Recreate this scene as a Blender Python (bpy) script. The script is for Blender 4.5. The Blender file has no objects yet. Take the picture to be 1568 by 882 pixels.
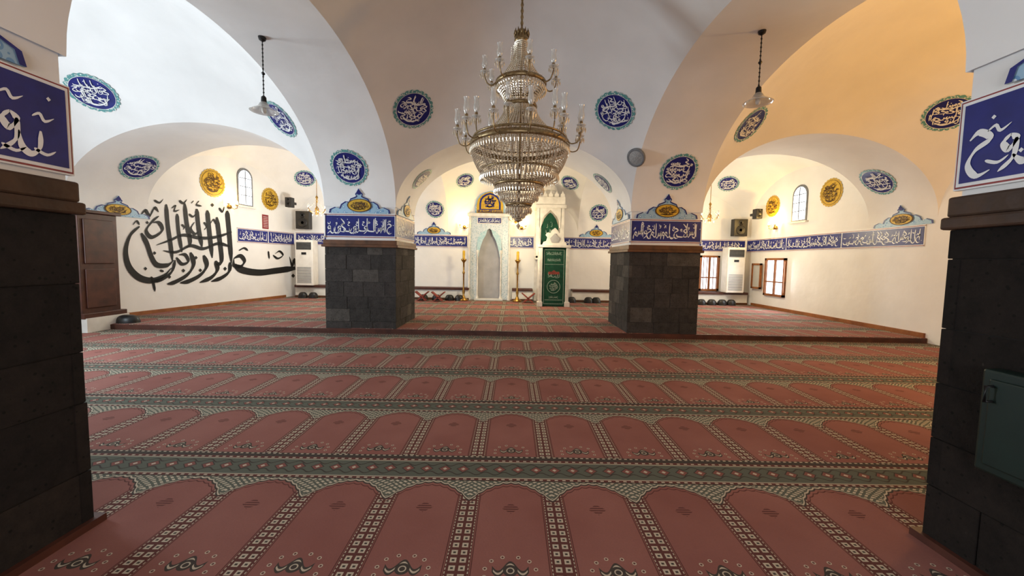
import bpy, bmesh, math, random
from mathutils import Vector, Matrix
from mathutils.bvhtree import BVHTree
random.seed(7)
ZS=2.5; FY=2.08
COL=bpy.context.collection
try:
    bpy.context.scene.view_settings.view_transform='Standard'
except Exception: pass
# ------------------------------------------------------------------ materials
def lin(c):
    c=c/255.0
    return c/12.92 if c<=0.04045 else ((c+0.055)/1.055)**2.4
def rgb(r,g,b): return (lin(r),lin(g),lin(b),1)
def newmat(name):
    m=bpy.data.materials.new(name); m.use_nodes=True
    nt=m.node_tree; return m,nt,nt.nodes['Principled BSDF']
def M(nt,op,a,b=None,c=None):
    n=nt.nodes.new('ShaderNodeMath'); n.operation=op
    for i,v in enumerate((a,b,c)):
        if v is None: continue
        if isinstance(v,(int,float)): n.inputs[i].default_value=v
        else: nt.links.new(v,n.inputs[i])
    return n.outputs[0]
def MIX(nt,f,a,b):
    n=nt.nodes.new('ShaderNodeMix'); n.data_type='RGBA'
    for s,v in ((n.inputs[0],f),(n.inputs[6],a),(n.inputs[7],b)):
        if isinstance(v,(int,float,tuple)): s.default_value=v
        else: nt.links.new(v,s)
    return n.outputs[2]
def AND(nt,*a):
    r=a[0]
    for x in a[1:]: r=M(nt,'MULTIPLY',r,x)
    return r
def GT(nt,a,b): return M(nt,'GREATER_THAN',a,b)
def LT(nt,a,b): return M(nt,'LESS_THAN',a,b)
def BET(nt,x,a,b): return M(nt,'MULTIPLY',GT(nt,x,a),LT(nt,x,b))
def noisy(name,col,col2=None,scale=8,rough=.7,metal=0,bump=0.0,emit=0,spec=.4,bscale=None):
    m,nt,p=newmat(name)
    if col2 is None: col2=tuple(max(0,x*.82) for x in col[:3])+(1,)
    t=nt.nodes.new('ShaderNodeTexCoord')
    n=nt.nodes.new('ShaderNodeTexNoise'); n.inputs['Scale'].default_value=scale; n.inputs['Detail'].default_value=5
    nt.links.new(t.outputs['Object'],n.inputs['Vector'])
    f=M(nt,'MULTIPLY_ADD',n.outputs['Fac'],2.2,-.6); 
    cl=nt.nodes.new('ShaderNodeClamp'); nt.links.new(f,cl.inputs[0])
    nt.links.new(MIX(nt,cl.outputs[0],col,col2),p.inputs['Base Color'])
    p.inputs['Roughness'].default_value=rough; p.inputs['Metallic'].default_value=metal
    p.inputs['Specular IOR Level'].default_value=spec
    if emit:
        p.inputs['Emission Color'].default_value=col; p.inputs['Emission Strength'].default_value=emit
    if bump:
        b=nt.nodes.new('ShaderNodeBump'); b.inputs['Strength'].default_value=bump; b.inputs['Distance'].default_value=.02
        n2=nt.nodes.new('ShaderNodeTexNoise'); n2.inputs['Scale'].default_value=bscale or scale*4
        nt.links.new(t.outputs['Object'],n2.inputs['Vector'])
        nt.links.new(n2.outputs['Fac'],b.inputs['Height']); nt.links.new(b.outputs[0],p.inputs['Normal'])
    return m
plaster=noisy('white_plaster',rgb(237,236,234),rgb(224,223,221),1.2,.75,bump=.35,bscale=4)
white=noisy('white_paint',rgb(232,230,224),rgb(215,212,205),5,.5)
marble=noisy('white_marble',rgb(236,232,224),rgb(205,200,192),6,.3)
wood=noisy('brown_wood',rgb(108,68,40),rgb(66,42,25),6,.5)
redwood=noisy('red_wood',rgb(156,98,54),rgb(120,72,38),6,.5)
darkwood=noisy('dark_wood',rgb(88,50,38),rgb(58,32,26),6,.45)
brass=noisy('brass',rgb(190,150,80),rgb(140,105,50),20,.28,.95)
dbrass=noisy('antique_brass',rgb(172,150,110),rgb(116,96,66),30,.35,.7)
black=noisy('black_plastic',rgb(28,27,28),rgb(18,18,18),20,.4)
blueE=noisy('blue_enamel',rgb(34,42,124),rgb(26,32,100),9,.35)
whiteG=noisy('white_glaze',rgb(238,238,236),rgb(222,224,226),9,.35)
redG=noisy('red_glaze',rgb(150,60,60),rgb(120,45,50),9,.4)
gold=noisy('gold_paint',rgb(214,176,56),rgb(190,148,36),14,.45)
ochre=noisy('ochre_dark',rgb(92,62,18),rgb(70,46,14),14,.5)
ink=noisy('black_ink',rgb(14,14,14),rgb(9,9,9),9,.6)
greenmetal=noisy('green_metal',rgb(16,38,32),rgb(10,27,23),5,.4)
greencloth=noisy('green_velvet',rgb(22,80,58),rgb(14,56,42),12,.9)
grey=noisy('grey_plastic',rgb(120,122,125),rgb(100,102,105),12,.5)
redcloth=noisy('red_cover',rgb(150,70,60),rgb(110,50,42),12,.8)
pane=noisy('daylight_pane',rgb(226,238,250),rgb(206,224,244),2,.2,emit=3.0)
warmbulb=noisy('warm_bulb',rgb(255,214,140),rgb(255,214,140),2,.2,emit=10)
def glassmat(name,col,alpha,metal=.15):
    m,nt,p=newmat(name)
    t=nt.nodes.new('ShaderNodeTexNoise'); t.inputs['Scale'].default_value=30
    nt.links.new(MIX(nt,t.outputs['Fac'],col,tuple(x*.85 for x in col[:3])+(1,)),p.inputs['Base Color'])
    p.inputs['Roughness'].default_value=.12; p.inputs['Specular IOR Level'].default_value=.9
    p.inputs['Alpha'].default_value=alpha; p.inputs['Metallic'].default_value=metal
    return m
crystal=glassmat('crystal',rgb(222,208,184),1.0,.3)
lampglass=glassmat('lamp_glass',rgb(235,235,230),.55)
def basalt_mat(name,c1,c2,dk):
    m,nt,p=newmat(name)
    t=nt.nodes.new('ShaderNodeTexCoord')
    n=nt.nodes.new('ShaderNodeTexNoise'); n.inputs['Scale'].default_value=7; n.inputs['Detail'].default_value=12; n.inputs['Roughness'].default_value=.78; nt.links.new(t.outputs['Object'],n.inputs[0])
    f=M(nt,'MULTIPLY_ADD',n.outputs[0],3.0,-1.05)
    cl=nt.nodes.new('ShaderNodeClamp'); nt.links.new(f,cl.inputs[0]); f=cl.outputs[0]
    v=nt.nodes.new('ShaderNodeTexVoronoi'); v.inputs['Scale'].default_value=22; nt.links.new(t.outputs['Object'],v.inputs[0])
    pit=LT(nt,v.outputs['Distance'],.16)
    c=MIX(nt,f,c1,c2)
    c=MIX(nt,M(nt,'MULTIPLY',pit,.75),c,dk)
    nt.links.new(c,p.inputs['Base Color']); p.inputs['Roughness'].default_value=.85; p.inputs['Specular IOR Level'].default_value=.25
    b=nt.nodes.new('ShaderNodeBump'); b.inputs['Strength'].default_value=.9; b.inputs['Distance'].default_value=.04
    nt.links.new(M(nt,'SUBTRACT',f,M(nt,'MULTIPLY',pit,.5)),b.inputs['Height']); nt.links.new(b.outputs[0],p.inputs['Normal'])
    return m
basaltS=[basalt_mat('basalt_grey',rgb(86,81,78),rgb(58,54,52),rgb(30,28,27)),
         basalt_mat('basalt_mid',rgb(78,74,71),rgb(52,49,47),rgb(27,25,24)),
         basalt_mat('basalt_light',rgb(108,102,96),rgb(72,68,64),rgb(36,34,32))]
basaltF=[basalt_mat('basalt_dim_brown',rgb(56,47,42),rgb(30,26,24),rgb(12,11,10)),  # front pillars: dim light near the camera put into the stone colour
         basalt_mat('basalt_dim',rgb(48,41,37),rgb(26,22,21),rgb(11,10,10)),
         basalt_mat('basalt_dim_tan',rgb(66,56,49),rgb(36,31,28),rgb(15,14,12))]
mortar=noisy('lime_mortar',rgb(66,62,58),rgb(46,43,40),20,.95)
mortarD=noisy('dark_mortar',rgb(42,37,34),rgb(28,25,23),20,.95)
# carpet
def carpet_mat():
    m,nt,p=newmat('prayer_carpet')
    t=nt.nodes.new('ShaderNodeTexCoord'); s=nt.nodes.new('ShaderNodeSeparateXYZ'); nt.links.new(t.outputs['Object'],s.inputs[0])
    X,Y=s.outputs[0],s.outputs[1]
    W=.525; L=1.2
    fx=M(nt,'FRACT',M(nt,'MULTIPLY_ADD',X,1/W,.5+20.51+.11+.35)); cs=M(nt,'MULTIPLY',M(nt,'SUBTRACT',fx,.5),W); cu=M(nt,'ABSOLUTE',cs)
    v=M(nt,'MULTIPLY',M(nt,'FRACT',M(nt,'MULTIPLY_ADD',Y,1/L,-2.88/L+20)),L)
    cream=rgb(194,184,164); dk=rgb(54,57,53); green=rgb(84,96,86); red=rgb(150,102,94); red2=rgb(128,80,74); dred=rgb(88,50,47)
    n=nt.nodes.new('ShaderNodeTexNoise'); n.inputs['Scale'].default_value=1.3; n.inputs['Detail'].default_value=5; nt.links.new(t.outputs['Object'],n.inputs[0])
    n2=nt.nodes.new('ShaderNodeTexNoise'); n2.inputs['Scale'].default_value=90; nt.links.new(t.outputs['Object'],n2.inputs[0])
    c=MIX(nt,M(nt,'MULTIPLY_ADD',n.outputs[0],2,-.5),red,red2)
    vtop=M(nt,'MULTIPLY_ADD',M(nt,'MULTIPLY',cu,cu),-2.9,.865)
    scal=M(nt,'MULTIPLY',M(nt,'ABSOLUTE',M(nt,'SINE',M(nt,'MULTIPLY',cu,60))),.012)
    d=M(nt,'SUBTRACT',v,M(nt,'SUBTRACT',vtop,scal))
    lamp=M(nt,'ADD',M(nt,'MULTIPLY',cu,.9),M(nt,'ABSOLUTE',M(nt,'SUBTRACT',v,.60)))
    c=MIX(nt,AND(nt,LT(nt,lamp,.05),GT(nt,M(nt,'SINE',M(nt,'MULTIPLY',v,300)),-.1)),c,dred)
    c=MIX(nt,AND(nt,BET(nt,cu,.190,.196),LT(nt,v,.74)),c,dred)
    col=AND(nt,GT(nt,cu,.200),LT(nt,d,0.0),GT(nt,v,.03))
    c=MIX(nt,col,c,dred)
    fv=M(nt,'FRACT',M(nt,'MULTIPLY',v,1/.052))
    rect=AND(nt,BET(nt,fv,.2,.82),BET(nt,cu,.222,.254),col)
    c=MIX(nt,rect,c,cream)
    rin=AND(nt,BET(nt,fv,.38,.62),BET(nt,cu,.231,.245),col)
    c=MIX(nt,rin,c,dk)
    c=MIX(nt,AND(nt,BET(nt,cu,.204,.209),col,GT(nt,M(nt,'SINE',M(nt,'MULTIPLY',v,260)),-.2)),c,cream)
    yy=M(nt,'SUBTRACT',v,.13)
    wing=M(nt,'ABSOLUTE',M(nt,'SUBTRACT',yy,M(nt,'MULTIPLY_ADD',M(nt,'COSINE',M(nt,'MULTIPLY',cu,52)),.03,0)))
    c=MIX(nt,AND(nt,LT(nt,wing,.020),LT(nt,cu,.09)),c,dk)
    c=MIX(nt,AND(nt,LT(nt,wing,.006),LT(nt,cu,.084)),c,cream)
    rr=M(nt,'SQRT',M(nt,'ADD',M(nt,'POWER',cs,2),M(nt,'POWER',M(nt,'SUBTRACT',v,.12),2)))
    c=MIX(nt,LT(nt,rr,.036),c,dk); c=MIX(nt,BET(nt,rr,.014,.02),c,cream)
    for (ox,oy) in ((.095,.18),(.125,.13),(.04,.205),(.125,.08)):
        q=M(nt,'SQRT',M(nt,'ADD',M(nt,'POWER',M(nt,'SUBTRACT',cu,ox),2),M(nt,'POWER',M(nt,'SUBTRACT',v,oy),2)))
        c=MIX(nt,LT(nt,q,.011),c,cream); c=MIX(nt,LT(nt,q,.006),c,dred)
    c=MIX(nt,LT(nt,v,.03),c,dk)
    c=MIX(nt,AND(nt,BET(nt,v,.012,.024),GT(nt,M(nt,'SINE',M(nt,'MULTIPLY',X,150)),0)),c,cream)
    sp=AND(nt,GT(nt,d,0),LT(nt,v,.89))
    c=MIX(nt,sp,c,green)
    c=MIX(nt,BET(nt,d,-.03,-.02),c,dred)
    c=MIX(nt,BET(nt,d,0.0,.014),c,dk); c=MIX(nt,BET(nt,d,0.014,.026),c,cream)
    ex=M(nt,'SUBTRACT',W/2,cu); a2=M(nt,'SUBTRACT',v,.80)
    br=M(nt,'ABSOLUTE',M(nt,'SINE',M(nt,'MULTIPLY',M(nt,'ADD',ex,M(nt,'MULTIPLY',a2,1.2)),70)))
    br2=M(nt,'ABSOLUTE',M(nt,'SINE',M(nt,'MULTIPLY',M(nt,'SUBTRACT',ex,M(nt,'MULTIPLY',a2,1.6)),45)))
    c=MIX(nt,AND(nt,sp,GT(nt,d,.035),GT(nt,br,.70),GT(nt,br2,.5)),c,cream)
    bd=GT(nt,v,.89)
    c=MIX(nt,bd,c,green)
    w=M(nt,'SUBTRACT',v,1.04)
    fx2=M(nt,'ABSOLUTE',M(nt,'SUBTRACT',M(nt,'FRACT',M(nt,'MULTIPLY',X,1/.131)),.5))
    dia=M(nt,'ADD',M(nt,'MULTIPLY',fx2,.131),M(nt,'ABSOLUTE',w))
    c=MIX(nt,AND(nt,bd,LT(nt,dia,.050)),c,dk); c=MIX(nt,AND(nt,bd,LT(nt,dia,.040)),c,red2); c=MIX(nt,AND(nt,bd,LT(nt,dia,.016)),c,cream)
    wav=M(nt,'ABSOLUTE',M(nt,'SUBTRACT',M(nt,'ABSOLUTE',w),M(nt,'MULTIPLY_ADD',M(nt,'SINE',M(nt,'MULTIPLY',X,48)),.018,.055)))
    c=MIX(nt,AND(nt,bd,LT(nt,wav,.006)),c,dk)
    for a,b,cc in ((.89,.9,dk),(.9,.925,dred),(.925,.933,cream),(1.135,1.143,cream),(1.145,1.175,dred),(1.175,1.2,dk)):
        c=MIX(nt,BET(nt,v,a,b),c,cc)
    c=MIX(nt,AND(nt,BET(nt,v,.905,.918),GT(nt,M(nt,'SINE',M(nt,'MULTIPLY',X,120)),.2)),c,cream)
    c=MIX(nt,AND(nt,BET(nt,v,1.153,1.166),GT(nt,M(nt,'SINE',M(nt,'MULTIPLY',X,120)),.2)),c,cream)
    c=MIX(nt,M(nt,'MULTIPLY',n2.outputs[0],.35),c,rgb(110,80,74))
    nt.links.new(c,p.inputs['Base Color']); p.inputs['Roughness'].default_value=.95; p.inputs['Specular IOR Level'].default_value=.1
    b=nt.nodes.new('ShaderNodeBump'); b.inputs['Strength'].default_value=.25; b.inputs['Distance'].default_value=.006
    nt.links.new(n2.outputs[0],b.inputs['Height']); nt.links.new(b.outputs[0],p.inputs['Normal'])
    return m
carpet=carpet_mat()
def floral(name,c1,c2,c3,scale=12):
    m,nt,p=newmat(name)
    t=nt.nodes.new('ShaderNodeTexCoord'); v=nt.nodes.new('ShaderNodeTexVoronoi'); v.inputs['Scale'].default_value=scale
    nt.links.new(t.outputs['Object'],v.inputs[0])
    c=MIX(nt,LT(nt,v.outputs['Distance'],.38),c1,c2); c=MIX(nt,LT(nt,v.outputs['Distance'],.2),c,c3)
    nt.links.new(c,p.inputs['Base Color']); p.inputs['Roughness'].default_value=.4
    return m
plaqueM=floral('turquoise_floral',rgb(150,184,208),rgb(104,150,192),rgb(214,226,230),16)
tileM=floral('mihrab_tile',rgb(206,214,218),rgb(150,178,192),rgb(236,238,236),18)
leafM=floral('leaf_wreath',rgb(90,150,150),rgb(228,232,226),rgb(50,104,118),30)
leafY=floral('gold_wreath',rgb(196,158,50),rgb(150,120,30),rgb(226,206,120),26)
# ------------------------------------------------------------------ helpers
def mkobj(name,verts,faces,mat=None,parent=None,smooth=False):
    me=bpy.data.meshes.new(name); me.from_pydata([tuple(v) for v in verts],[],faces); me.update()
    o=bpy.data.objects.new(name,me); COL.objects.link(o)
    if mat: me.materials.append(mat)
    if parent: o.parent=parent
    if smooth:
        for p in me.polygons: p.use_smooth=True
    return o
def empty(name,loc=(0,0,0)):
    e=bpy.data.objects.new(name,None); e.empty_display_size=.1; COL.objects.link(e); return e
class B:
    def __init__(s): s.v=[];s.f=[]
    def add(s,vs,fs):
        b=len(s.v); s.v.extend([tuple(v) for v in vs]); s.f.extend([tuple(i+b for i in f) for f in fs]); return s
    def box(s,x0,x1,y0,y1,z0,z1):
        return s.add([(x0,y0,z0),(x1,y0,z0),(x1,y1,z0),(x0,y1,z0),(x0,y0,z1),(x1,y0,z1),(x1,y1,z1),(x0,y1,z1)],
          [(0,3,2,1),(4,5,6,7),(0,1,5,4),(1,2,6,5),(2,3,7,6),(3,0,4,7)])
    def lathe(s,prof,c=(0,0,0),n=20):
        vs=[];fs=[]
        for (r,z) in prof:
            for i in range(n):
                a=2*math.pi*i/n; vs.append((c[0]+r*math.cos(a),c[1]+r*math.sin(a),c[2]+z))
        for j in range(len(prof)-1):
            for i in range(n):
                fs.append((j*n+i,j*n+(i+1)%n,(j+1)*n+(i+1)%n,(j+1)*n+i))
        return s.add(vs,fs)
    def tube(s,pts,r,n=6):
        pts=[Vector(p) for p in pts]; vs=[];fs=[]
        for i,p in enumerate(pts):
            d=(pts[min(i+1,len(pts)-1)]-pts[max(i-1,0)]).normalized()
            u=d.cross(Vector((0,0,1))); 
            if u.length<.05: u=d.cross(Vector((1,0,0)))
            u.normalize(); w=d.cross(u)
            rr=r if not isinstance(r,(list,tuple)) else r[i]
            for k in range(n):
                a=2*math.pi*k/n; vs.append(p+u*rr*math.cos(a)+w*rr*math.sin(a))
        for i in range(len(pts)-1):
            for k in range(n): fs.append((i*n+k,i*n+(k+1)%n,(i+1)*n+(k+1)%n,(i+1)*n+k))
        fs.append(tuple(range(n))[::-1]); fs.append(tuple((len(pts)-1)*n+k for k in range(n)))
        return s.add(vs,fs)
    def octa(s,c,r,h):
        x,y,z=c
        return s.add([(x+r,y,z),(x,y+r,z),(x-r,y,z),(x,y-r,z),(x,y,z+h),(x,y,z-h)],
          [(0,1,4),(1,2,4),(2,3,4),(3,0,4),(1,0,5),(2,1,5),(3,2,5),(0,3,5)])
    def poly(s,pts,O,U,V_,N,th):
        n=len(pts); vs=[O+U*a+V_*b for a,b in pts]+[O+U*a+V_*b+N*th for a,b in pts]
        bm=bmesh.new(); bv=[bm.verts.new(v) for v in vs]
        bm.faces.new(bv[:n][::-1]); bm.faces.new(bv[n:])
        for i in range(n): bm.faces.new((bv[i],bv[(i+1)%n],bv[n+(i+1)%n],bv[n+i]))
        bm.normal_update()
        bmesh.ops.triangulate(bm,faces=[f for f in bm.faces if len(f.verts)>4])
        bm.verts.index_update()
        r=s.add([v.co for v in bm.verts],[[v.index for v in f.verts] for f in bm.faces]); bm.free(); return r
    def strokes(s,quads,fn):
        for vs,fs in quads: s.add([fn(a,b) for a,b in vs],fs)
        return s
    def warp(s,fn): s.v=[tuple(fn(Vector(v))) for v in s.v]; return s
    def out(s,name,mat,parent=None,smooth=False,bevel=0):
        o=mkobj(name,s.v,s.f,mat,parent,smooth)
        if bevel:
            m=o.modifiers.new('bevel','BEVEL'); m.width=bevel; m.segments=2; m.limit_method='ANGLE'
        return o
def box(name,x0,x1,y0,y1,z0,z1,mat,parent=None,bevel=0): return B().box(x0,x1,y0,y1,z0,z1).out(name,mat,parent,bevel=bevel)
# ------------------------------------------------------------------ calligraphy strokes
def catmull(p,k=5):
    if len(p)<3: 
        return [tuple(p[0][j]+(p[-1][j]-p[0][j])*i/k for j in (0,1)) for i in range(k+1)]
    q=[p[0]]+list(p)+[p[-1]]; o=[]
    for i in range(1,len(q)-2):
        for t in range(k):
            t/=k; a=[]
            for j in (0,1):
                p0,p1,p2,p3=q[i-1][j],q[i][j],q[i+1][j],q[i+2][j]
                a.append(.5*(2*p1+(p2-p0)*t+(2*p0-5*p1+4*p2-p3)*t*t+(3*p1-p0-3*p2+p3)*t**3))
            o.append(tuple(a))
    o.append(tuple(p[-1])); return o
def stroke(pts,w,k=5,nib=60):
    c=catmull(pts,k); n=len(c); vs=[];fs=[]
    na=math.radians(nib)
    for i,(x,y) in enumerate(c):
        x2,y2=c[min(i+1,n-1)];x1,y1=c[max(i-1,0)]
        a=math.atan2(y2-y1,x2-x1); t=i/(n-1)
        ww=w*(.35+.65*abs(math.sin(a-na)))*(min(1,.35+5*t,.15+4*(1-t)))*.5
        nx,ny=-math.sin(a)*ww,math.cos(a)*ww
        vs+= [(x+nx,y+ny),(x-nx,y-ny)]
    for i in range(n-1): fs.append((2*i,2*i+1,2*i+3,2*i+2))
    return vs,fs
def dot(x,y,r): return [(x-r,y),(x,y-r*1.1),(x+r,y),(x,y+r*1.1)],[(0,1,2,3)]
G=[(.2,[[(.12,1),(.08,.6),(.1,.05)]]),
   (.2,[[(.12,1),(.08,.6),(.1,.05)]]),
   (.42,[[(.3,1),(.29,.5),(.3,.15),(.18,.02),(.02,.14)]]),
   (.5,[[(.48,.4),(.44,.08),(.26,-.06),(.08,.04),(.03,.32)]]),
   (.36,[[(.2,.5),(.08,.38),(.18,.26),(.3,.4),(.2,.5)],[(.3,.42),(.27,.12),(.02,-.08)]]),
   (.5,[[(.08,.52),(.25,.62),(.46,.48),(.2,.34),(.08,.12),(.25,-.08),(.5,-.02)]]),
   (.62,[[(.62,.4),(.56,.2),(.46,.2),(.42,.38),(.38,.2),(.28,.2),(.25,.38),(.2,.1),(.1,0),(.0,.18)]]),
   (.55,[[(.12,1),(.42,.68),(.16,.5),(.5,.26),(.4,.08),(0,.1)]]),
   (.4,[[(.36,.3),(.24,.42),(.16,.3),(.28,.18),(.38,.28)],[(.2,.26),(.08,.18),(.04,-.1)]]),
   (.7,[[(.7,.25),(.6,.06),(.35,.03),(.05,.08),(0,.26)]])]
def panel_strokes(L,H,rnd,w=.085,dens=.62):
    out=[]; x=-L/2+.06*H; h=H*.74
    while x<L/2-.2*H:
        gw,ss=rnd.choice(G); 
        if x+gw*h*.8>L/2-.03*H: break
        y0=-H*.38+rnd.uniform(0,.1)*H
        for s in ss: out.append(stroke([(x+a*h*.8,y0+b*h) for a,b in s],w*H,4))
        x+=gw*h*dens*.85
    x=-L/2+.1*H
    while x<L/2-.25*H:
        gw,ss=rnd.choice(G[2:]); sc=h*.38; y0=rnd.uniform(.0,.2)*H
        for s in ss: out.append(stroke([(x+a*sc,y0+b*sc) for a,b in s],w*H*.7,3))
        x+=rnd.uniform(.25,.45)*H
        out.append(dot(x,rnd.uniform(-.4,.4)*H,.026*H)); out.append(dot(x+.1*H,rnd.uniform(-.4,.4)*H,.02*H))
    return out
def disc_strokes(r,rnd,w=.07):
    out=[]; H=r*.56
    for row,yc in enumerate((-.66,-.34,.0,.34)):
        half=math.sqrt(max(0,.84**2-(abs(yc+.14)+.06)**2))*r; x=-half
        while x<half-.08*r:
            gw,ss=rnd.choice(G); y0=yc*r+rnd.uniform(-.05,.05)*r
            for s in ss:
                pts=[(x+a*H,y0+b*H*.8) for a,b in s]
                if all(math.hypot(*p)<.86*r for p in pts): out.append(stroke(pts,w*r,4))
            x+=gw*H*.62
    out.append(stroke([(.62*r,.0*r),(.4*r,-.5*r),(-.1*r,-.7*r),(-.55*r,-.45*r)],w*r*1.5,6))
    out.append(stroke([(.5*r,.5*r),(.1*r,.3*r),(-.4*r,.35*r),(-.66*r,.2*r)],w*r*1.3,6))
    for i in range(16):
        a=rnd.uniform(0,6.28); d=rnd.uniform(.2,.78)*r; out.append(dot(d*math.cos(a),d*math.sin(a),.028*r))
    return out
# ------------------------------------------------------------------ shell
def xl(y): return -8.8 if y<7.75 else -8.8+(y-7.75)*0.168
def xr(y): return 8.3
CV=[];CF=[]
def grid(fn,n,m):
    b=len(CV)
    for i in range(n+1):
        for j in range(m+1): CV.append(fn(i/n,j/m))
    for i in range(n):
        for j in range(m):
            a=b+i*(m+1)+j; CF.append((a,a+1,a+m+2,a+m+1))
def bay(fx0,fx1,y0,y1,rx,ry,k):
    def fn(a,b):
        u=-math.cos(math.pi*a); v=-math.cos(math.pi*b)
        y=(y0+y1)/2+v*(y1-y0)/2; x0=fx0(y);x1=fx1(y)
        return ((x0+x1)/2+u*(x1-x0)/2,y,ZS+math.sqrt(max(0,(1-u*u)*rx*rx+ry*ry*(1-v*v)+k*(1-u*u)*(1-v*v))))
    grid(fn,48,48)
c_=lambda v:(lambda y:v)
cols=[(xl,c_(-3.7),1.55),(c_(-2.3),c_(2.3),1.4),(c_(3.7),xr,1.55)]
rows=[(-3,.6,1.7,.8),(FY,7.75,1.85,2.0),(9.25,14,1.8,.8)]
for (f0,f1,rx) in cols:
    for (y0,y1,ry,k) in rows: bay(f0,f1,y0,y1,rx,ry,k)
for (y0,y1,ry,k) in rows:
    for s in (-1,1):
        grid(lambda a,b:(s*(2.3+1.4*a),(y0+y1)/2-math.cos(math.pi*b)*(y1-y0)/2,ZS+ry*math.sin(math.pi*b)),8,48)
for (f0,f1,rx) in cols:
    for (y0,y1) in ((.6,FY),(7.75,9.25)):
        def fn(a,b):
            y=y0+(y1-y0)*b; x0=f0(y);x1=f1(y)
            return ((x0+x1)/2-math.cos(math.pi*a)*(x1-x0)/2,y,ZS+rx*math.sin(math.pi*a))
        grid(fn,48,8)
ceil=mkobj('ceiling',CV,CF,plaster,smooth=True)
def ftprism(name,pts,z0,z1,mat):
    n=len(pts); b=B().add([(x,y,z0) for x,y in pts]+[(x,y,z1) for x,y in pts],
        [tuple(range(n))[::-1],tuple(range(n,2*n))]+[(i,(i+1)%n,n+(i+1)%n,n+i) for i in range(n)])
    return b.out(name,mat)
ftprism('wall_left',[(-8.8,-3),(-8.8,7.75),(-7.75,14),(-7.95,14),(-9.0,7.75),(-9.0,-3)],0,5.2,plaster)
box('wall_right',8.3,8.5,-3,14,0,5.2,plaster)
box('wall_back',-9,8.5,14,14.2,0,5.2,plaster)
box('wall_front',-9,8.5,-3.2,-3,0,5.2,plaster)
box('floor',-9,8.5,-3,7.75,-.1,0,carpet)
ftprism('floor_stage',[(-8.8,7.75),(8.3,7.75),(8.3,14),(-7.75,14)],-.1,.1,carpet)
box('trim_stage_edge',-8.75,8.28,7.72,7.76,0,.095,darkwood)
v2=[Vector(v) for v in CV]; f2=list(CF)
def q(a,b,c,d):
    i=len(v2); v2.extend([Vector(a),Vector(b),Vector(c),Vector(d)]); f2.append((i,i+1,i+2,i+3))
q((-8.8,-3,0),(-8.8,7.75,0),(-8.8,7.75,5),(-8.8,-3,5)); q((-8.8,7.75,0),(-7.75,14,0),(-7.75,14,5),(-8.8,7.75,5))
q((8.3,-3,0),(8.3,14,0),(8.3,14,5),(8.3,-3,5)); q((-9,14,0),(9,14,0),(9,14,5),(-9,14,5))
bvh=BVHTree.FromPolygons(v2,f2)
def surf(src,dst):
    d=(Vector(dst)-Vector(src)).normalized(); h=bvh.ray_cast(Vector(src),d)
    n=h[1] if h[1].dot(d)<0 else -h[1]
    return h[0],n.normalized()
def frameN(N):
    U=Vector((0,0,1)).cross(N); U.normalize(); return U,N.cross(U).normalized()
def projector(O,N,off):
    U,V_=frameN(N)
    def fn(a,b):
        p=O+U*a+V_*b
        h=bvh.ray_cast(p+N*.35,-N,.8)
        if h[0] is None: return p+N*off
        n=h[1] if h[1].dot(N)>0 else -h[1]
        return h[0]+n*off
    return fn
def polar(r0,r1,fn,ax=1,ay=1,nr=4,na=48,scal=0,ns=16):
    vs=[];fs=[]
    for i in range(nr+1):
        for j in range(na):
            a=2*math.pi*j/na; r=r0+(r1-r0)*i/nr
            if i==nr and scal: r+=scal*abs(math.sin(a*ns/2))
            vs.append(fn(r*ax*math.cos(a),r*ay*math.sin(a)))
    for i in range(nr):
        for j in range(na): fs.append((i*na+j,i*na+(j+1)%na,(i+1)*na+(j+1)%na,(i+1)*na+j))
    return vs,fs
def medallion(src,dst,r,kind='blue',seed=0,ax=1,ay=1):
    O,N=surf(src,dst)
    e=empty('calligraphy_medallion')
    rnd=random.Random(seed+int(abs(dst[0])*100)+int(dst[2]*37))
    m1,m2,m3=(blueE,leafM,whiteG) if kind=='blue' else (gold,leafY,ochre)
    B().add(*polar(.001,r*.84,projector(O,N,.012),ax,ay,8,64)).out('disc',m1,e)
    B().add(*polar(r*.83,r*.95,projector(O,N,.010),ax,ay,2,96,.06*r,24)).out('wreath',m2,e)
    B().add(*polar(r*.83,r*.85,projector(O,N,.018),ax,ay,1,64)).out('ring',m3,e)
    pr=projector(O,N,.024)
    B().strokes(disc_strokes(r*.9,rnd,.062),lambda a,b:pr(a*ax,b*ay)).out('lettering',m3,e)
for i,(s,d,r) in enumerate([((0,4,2),(-1.79,7.06,4.12),.36),((0,4,2),(1.75,7.05,4.15),.36),
    ((-3.05,5,2),(-3.11,7.53,3.2),.35),((3.05,5,2),(3.10,7.51,3.23),.35),
    ((0,8.5,2.5),(-1.97,8.5,3.22),.28),((0,8.5,2.5),(1.95,8.7,3.24),.28),
    ((-6,5,2),(-7.25,6.8,3.92),.36),((6,5,2),(7.35,6.75,3.85),.34),((-6,5,2),(-4.2,7.26,3.98),.34),((6,5,2),(4.23,7.26,4.03),.34),
    ((-6,8.7,2.5),(-8.1,8.7,3.38),.36),((6,8.7,2.5),(8.2,8.66,3.5),.36),
    ((-6,11.6,2),(-6.85,13.1,3.7),.33),((6,11.6,2),(7.0,13.1,3.75),.33),
    ((0,11.6,2),(-1.52,13.2,4.0),.31),((0,11.6,2),(1.85,13.2,4.1),.31),
    ((-2.72,11.6,2),(-2.72,13.8,3.25),.32),((2.97,11.6,2),(2.97,13.8,3.22),.32)]):
    medallion(s,d,r,'blue',i)
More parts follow.
